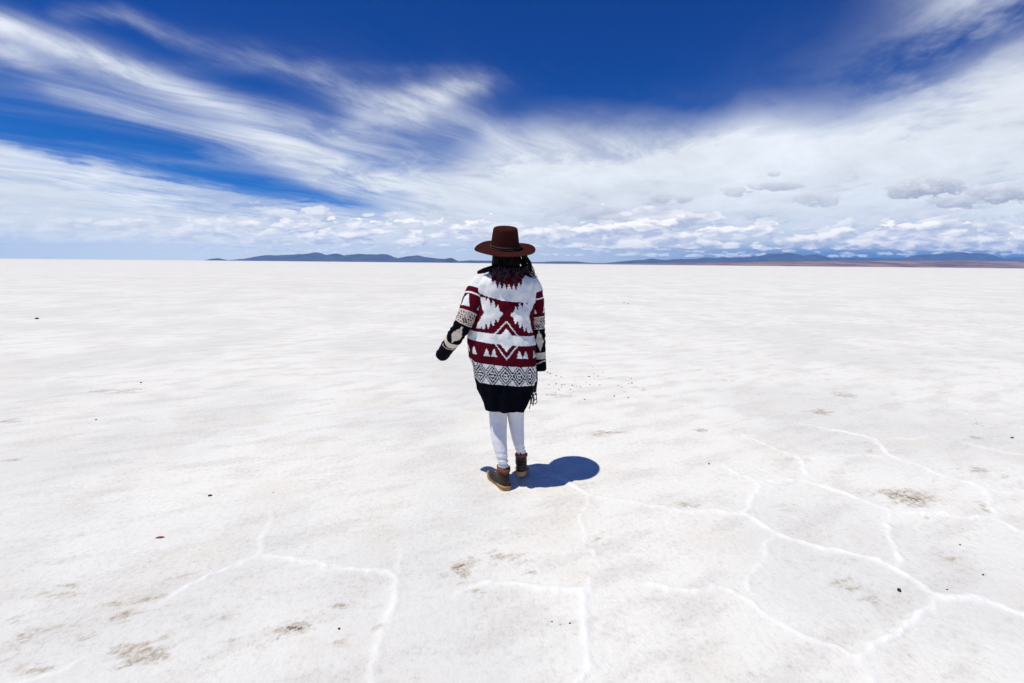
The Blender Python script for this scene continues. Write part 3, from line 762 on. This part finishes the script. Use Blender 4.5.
# -- boots
m_leather = mat('brown_leather', (0.026, 0.012, 0.0065), 0.5, (70, .002), (25, .6), spec=.3)
m_lining = mat('rust_lining', (0.22, 0.06, 0.025), 0.85, (120, .002), (60, .3))
m_sole = mat('tan_crepe_sole', (0.40, 0.235, 0.095), 0.75, (150, .0015), (40, .18))
m_dirt = mat('dark_tread', (0.42, 0.26, 0.12), 0.85, (60, .003), (40, .3))
def boot(BT, side):
    M = frame(*BT)
    def half(y):                                         # sole half width along the foot
        t = (y+.030)/.285
        w = .036 + .011*math.exp(-((t-.70)/.20)**2) - .003*math.exp(-((t-.42)/.13)**2)
        e = min(1, max(0, t/.12)); e2 = min(1, max(0, (1-t)/.16))
        return w*math.sqrt(max(0, 1-(1-e)**2))*math.sqrt(max(0, 1-(1-e2)**2))
    ys = [-.030+.285*(1-math.cos(math.pi*i/40))/2 for i in range(41)]
    def bow(y): return side*.010*math.sin((y+.03)/.285*math.pi*.9)
    # upper: sections from the sole up the foot, then the shaft
    out = bpy.data.objects.new
    b = MB(); sec = []
    n = 28
    for j in range(12):                                  # low part: rings around the vertical, from the sole to the ankle
        t = j/11; z = .026+t*.045
        ring = []
        for k in range(n*2):
            a = 2*math.pi*k/(n*2)
            # toe end lowers with height
            ytoe = .250-.120*t**1.6; yh = -.026+.004*math.sin(t*3)
            y = (ytoe+yh)/2+(ytoe-yh)/2*math.cos(a)
            h = half(min(max(y, -.029), .254))
            w = (.037+(.010*math.exp(-((y-.17)/.06)**2)))*(1-.25*t**2*max(0,(y-.05)/.2))
            x = w*math.copysign(abs(math.sin(a))**.85, math.sin(a))*(1.0-.12*t)+bow(y)
            ring.append((x, y, z+.012*max(0, math.cos(a))*t*-1.0+0.010*(1-t)*0))
        sec.append(ring)
    for j in range(1, 13):                               # vamp closing into the shaft
        t = j/12; z = .071+t*.075
        ring = []
        for k in range(n*2):
            a = 2*math.pi*k/(n*2)
            yt = .130-.058*min(1, t*2.0)**.7; yh = -.022+.010*math.sin(min(1,t*1.4)*math.pi/2)+.0*t
            y = (yt+yh)/2+(yt-yh)/2*math.cos(a); w = .034+.002*math.sin(t*3+1)+.003*t
            ring.append((w*math.sin(a)+bow(.03), y+.002*math.sin(t*18), z+.006*math.cos(a)*t))
        sec.append(ring)
    vv = [M @ Vector(p) for r in sec for p in r]
    wrk = []
    for p in vv:
        d = mn.fractal(p*38, 1, 2, 3)*.0016; wrk.append(p+Vector((d, d, d*.5)))
    b.add(wrk, grid_faces(len(sec), n*2).tolist())
    bo = b.build('boot', m_leather, person, RT)
    s = bo.modifiers.new('thick', 'SOLIDIFY'); s.thickness = .0035; s.offset = -1
    # sole slab with a welt and a bevelled bottom edge
    b = MB(); rings = []
    for (ins, z) in ((.003,.0),(.0,.004),(.0,.022),(-.0035,.024),(-.0035,.029),(.004,.031)):
        r = []
        for y in ys: r.append((half(y)-ins if half(y) > .006 else half(y), y, z))
        for y in ys[::-1][1:-1]: r.append((-(half(y)-ins if half(y) > .006 else half(y)), y, z))
        rings.append([(x+bow(y), y*(1-.0)+(-ins if y > .1 else ins)*.5, z) for x, y, z in r])
    m_ = len(rings[0]); vv = [M @ Vector(p) for r in rings for p in r]
    f = grid_faces(len(rings), m_).tolist(); f.append(tuple(range(m_-1, -1, -1))); f.append(tuple((len(rings)-1)*m_+k for k in range(m_)))
    b.add(vv, f); b.build('sole', m_sole, bo, RT, smooth=False)
    # padded lining that folds over the shaft, laces, pull strap
    b = MB(); pts = []
    for k in range(33):
        a = 2*math.pi*k/32
        pts.append(M @ Vector((.0365*math.sin(a)+bow(.03), .029+.046*math.cos(a), .142+.006*math.cos(a)+.003*math.sin(a*5))))
    b.tube(pts, .0085, 10); b.tube([p-Vector((0,0,.010)) for p in pts], .0075, 10)
    b.build('lining', m_lining, bo, RT)
    b = MB()
    for k in range(5):
        y = .100-.012*k; z = .085+.013*k
        b.tube([M @ Vector((-.022+bow(y), y-.004, z)), M @ Vector((bow(y), y+.012, z+.006)), M @ Vector((.022+bow(y), y-.004, z+.004))], .0022, 6)
    b.build('lace', m_lining, bo, RT)
    b = MB(); b.tube([M @ Vector((bow(0), -.019, z)) for z in (.095,.120,.150,.164)], [.004,.005,.005,.003], 8, flat=.4)
    b.build('pull_strap', m_leather, bo, RT)
    return bo
boot(BOOTL, -1); boot(BOOTR, 1)

# -- hat
m_felt = mat('brown_felt', (0.042, 0.0105, 0.0085), 0.95, (260, .0012), (22, .22), spec=.04)
m_band = mat('olive_ribbon', (0.018, 0.016, 0.010), 0.6, (300, .0006), (40, .2))
m_braid = mat('tan_braid', (0.10, 0.055, 0.025), 0.7, (200, .0008), (60, .2))
HC = W(505.0, 247.9, Y0-.0)
HM = Matrix.Translation(HC) @ Matrix.Rotation(R(1.4), 4, 'Y') @ Matrix.Rotation(R(15.2), 4, 'X')
def lathe(prof, n, M, sx=1.0, sy=1.0, wob=None):
    v = []
    for i, (r, z) in enumerate(prof):
        for k in range(n):
            a = 2*math.pi*k/n; dz = wob(r, a) if wob else 0
            v.append(M @ Vector((r*sx*math.cos(a), r*sy*math.sin(a), z+dz)))
    return v, grid_faces(len(prof), n).tolist()
def brimw(r, a):
    k = max(0, (r-.10)/.095); return -.010*k*k*(.4+.6*math.cos(2*a+.3)**2) + .004*k*math.sin(3*a+1.0)
prof = [(.001,.128),(.030,.1275),(.058,.1270),(.0715,.1255),(.0765,.121),(.0785,.112),(.0820,.09),(.0865,.06),(.0905,.03),(.0930,.010),(.0945,.0035),(.099,.0008)]
prof += [(.099+(.196-.099)*i/14, .0004*i) for i in range(1, 15)]
prof += [(.1975,.004),(.197,.0015)] + [(.195-(.195-.088)*i/10, .0020-.0030*min(1,i/2)-.0002*i) for i in range(1, 11)] + [(.083,.03),(.078,.09),(.070,.118),(.03,.1235),(.001,.1238)]
v, f = lathe(prof, 96, HM, .985, 1.05, brimw)
hat = mesh('hat', v, f, m_felt, person, RT)
v, f = lathe([(.0928,.006),(.0955,.006),(.0940,.022),(.0912,.023)], 96, HM, .985, 1.05, brimw); mesh('hat_band', v, f, m_band, hat, RT)
b = MB()
for k in range(2): b.tube([HM @ Vector((.985*.0960*math.cos(t), 1.05*.0960*math.sin(t), .0075+.014*k+brimw(.09, t))) for t in np.linspace(0, 2*math.pi, 65)], .0016, 6)
b.build('hat_braid', m_braid, hat, RT)
b = MB()
t0 = R(-28)                                              # flat bow on the right rear of the band
cb = Vector((.0940*math.cos(t0), .101*math.sin(t0), .014)); tg = Vector((-math.sin(t0), math.cos(t0), 0)); nn = Vector((math.cos(t0), math.sin(t0), 0))
for s in (-1, 1):
    b.tube([HM @ (cb+tg*s*.002+nn*.004), HM @ (cb+tg*s*.014+nn*.009+Vector((0,0,.003))), HM @ (cb+tg*s*.028+nn*.004-Vector((0,0,.002)))], [.004,.010,.006], 8, flat=.5)
b.tube([HM @ (cb+nn*.007-Vector((0,0,.009))), HM @ (cb+nn*.009), HM @ (cb+nn*.007+Vector((0,0,.009)))], .004, 8)
b.build('hat_bow', m_band, hat, RT)

# -- hair: locks that fall from under the hat, one blown out to the right
m_hair = mat('dark_hair', (0.003, 0.002, 0.002), 0.6, (200, .001), (120, .5), spec=.12)
b = MB()
b.ellipsoid(HD+Vector((0,-.010,.01)), (.078,.092,.085), 28, 16)
for k in range(230):
    a = R(rng.uniform(-205, 25)); z0 = rng.uniform(-.02, .05); r0 = 0.98
    st = HD+Vector((.084*math.cos(a)*r0, -.012+.098*math.sin(a)*r0, z0))
    ln = rng.uniform(.10, .19); inn = rng.uniform(.30, .72)
    e1 = HD+Vector((.084*math.cos(a)*rng.uniform(.84,1.05), -.012+.098*math.sin(a)*rng.uniform(.9,1.08), z0-ln*.5))
    e2 = HD+Vector((.074*math.cos(a)*inn+rng.normal(0,.008), -.012+.090*math.sin(a)*inn+rng.normal(0,.008), z0-ln))
    e3 = e2+Vector((rng.normal(0,.012), -.004+rng.normal(0,.008), -.03))
    b.tube([st, e1, e2, e3], [.005,.006,.0045,.0008], 5)
p0 = W(521, 248, Y0-.03)
for k in range(46):
    j = lambda s: Vector((rng.normal(0,s), rng.normal(0,s), rng.normal(0,s*.6)))
    o_ = rng.uniform(-5.5, 1.0); pts = [W(519+o_*.6,248,Y0-.03)+j(.006), W(524.0+o_,256,Y0-.03)+j(.005), W(526.8+o_,263,Y0-.03)+j(.006), W(529+o_*.8,270,Y0-.04)+j(.008), W(531+o_*.6+rng.normal(0,1.2),276+rng.normal(0,3),Y0-.04)+j(.004)]
    b.tube(pts, [.0028,.0026,.002,.0013,.0005], 5)
for k in range(30):                                      # loose single hairs
    s = W(522+rng.uniform(-3,3), 250, Y0-.03)
    b.tube([s, W(528+rng.uniform(-1,3), 262, Y0)+Vector((0,0,0)), W(531+rng.uniform(-2,4), 272+rng.uniform(-3,3), Y0), W(533+rng.uniform(-2,5), 279+rng.uniform(-3,9), Y0)], [.0020,.0016,.0012,.0004], 4)
hair = b.build('hair', m_hair, person, RT)

# -- scarf, wound round the neck, with a knotted fringe
m_scarf = mat('dark_wool', (0.012, 0.004, 0.007), 0.95, (160, .003), (70, .6), spec=.05)
m_fringe = mat('mixed_yarn', (0.085, 0.055, 0.07), 0.9, (200, .001), (90, .8), spec=.1)
b = MB()
def wrap(z, rx, ry, rad, tilt, ph0, thick=1.0, cxo=0.0):
    c = W(507, 270, Y0); pts = []; rr = []
    for k in range(41):
        a = 2*math.pi*k/40
        pts.append(Vector((c.x+cxo+rx*math.cos(a), Y0-.005+ry*math.sin(a), z+tilt*math.cos(a)+.010*math.sin(a)*-1.0+.004*math.sin(3*a+ph0)))); rr.append(rad*(1+.18*math.sin(4*a+ph0)+.1*math.sin(9*a)))
    b.tube(pts, rr, 14)
wrap(1.425, .090, .098, .030, .004, 0); wrap(1.458, .080, .088, .024, -.004, 2.0); wrap(1.400, .100, .104, .020, .006, 4.0)
# a fold lying out over the left shoulder and a strip over the right one
b.tube([W(496,267,Y0-.07), W(490,268.5,Y0-.06), W(484,270.5,Y0-.035), W(479.5,272,Y0-.01), W(478.5,273,Y0+.02)], [.016,.017,.016,.012,.006], 12, flat=1.5)
b.tube([W(519,272,Y0-.09), W(526,274.5,Y0-.070), W(532,278,Y0-.04), W(537.5,282.5,Y0+.0), W(538,290,Y0+.06)], [.012,.010,.009,.008,.008], 10, flat=1.6)
scarf_v = [Vector(p)+Vector((1,1,1))*(.004*mn.fractal(Vector(p)*45, 1, 2, 3)) for p in b.v]; b.v = [tuple(p) for p in scarf_v]
scarf = b.build('scarf', m_scarf, person, RT); b = MB()
b.tube([W(531,330,Y0+.14), W(533,350,Y0+.14), W(534,368,Y0+.10), W(534.5,380,Y0+.07), W(534.2,392,Y0+.04)], [.022,.024,.024,.022,.014], 12, flat=.6)
b.build('hanging_end', m_scarf, scarf)
for _o in [o for o in COL.objects if o.name.startswith('hanging_end')]: _o.data.transform(Matrix.Translation(-Vector(RT)))
b = MB()
c = W(507, 270, Y0)
for k in range(260):                                     # short yarn ends standing out over the collar
    a = R(rng.uniform(-165, -15)); r = rng.uniform(.112, .134)
    s = Vector((c.x+r*math.cos(a), Y0-.005+r*1.04*math.sin(a), rng.uniform(1.385, 1.475)))
    o = Vector((math.cos(a)*.010+rng.normal(0,.010), math.sin(a)*.012, rng.uniform(-.034,.012)))
    b.tube([s-o*.5, s+o*.4, s+o+Vector((rng.normal(0,.004),0,-.008))], [.0019,.0017,.0006], 4)
b.build('fringe', m_fringe, scarf, RT); b = MB()
for k in range(34):                                      # fringe at the hanging end
    x = 530.5+rng.uniform(0, 6.5); y = rng.uniform(374, 400)
    s = W(x, y, Y0+.02+rng.uniform(-.02,.04)); l = rng.uniform(.03, .075)
    b.tube([s, s+Vector((rng.normal(.001,.003),rng.normal(0,.004),-l*.35)), s+Vector((rng.normal(-.002,.005),rng.normal(0,.005),-l*.7)), s+Vector((rng.normal(-.006,.007),rng.normal(0,.006),-l))], [.0028,.0034,.0026,.0040], 5)
b.build('fringe', m_fringe, scarf, RT)

# ------------------------------------------------------------------ render settings
S.render.engine = 'CYCLES'; S.render.resolution_x = 1024; S.render.resolution_y = 683
S.view_settings.view_transform = 'Standard'; S.view_settings.look = 'None'; S.view_settings.exposure = 0.0; S.view_settings.gamma = 1.0
S.cycles.volume_bounces = 1; S.cycles.max_bounces = 4; S.cycles.diffuse_bounces = 3
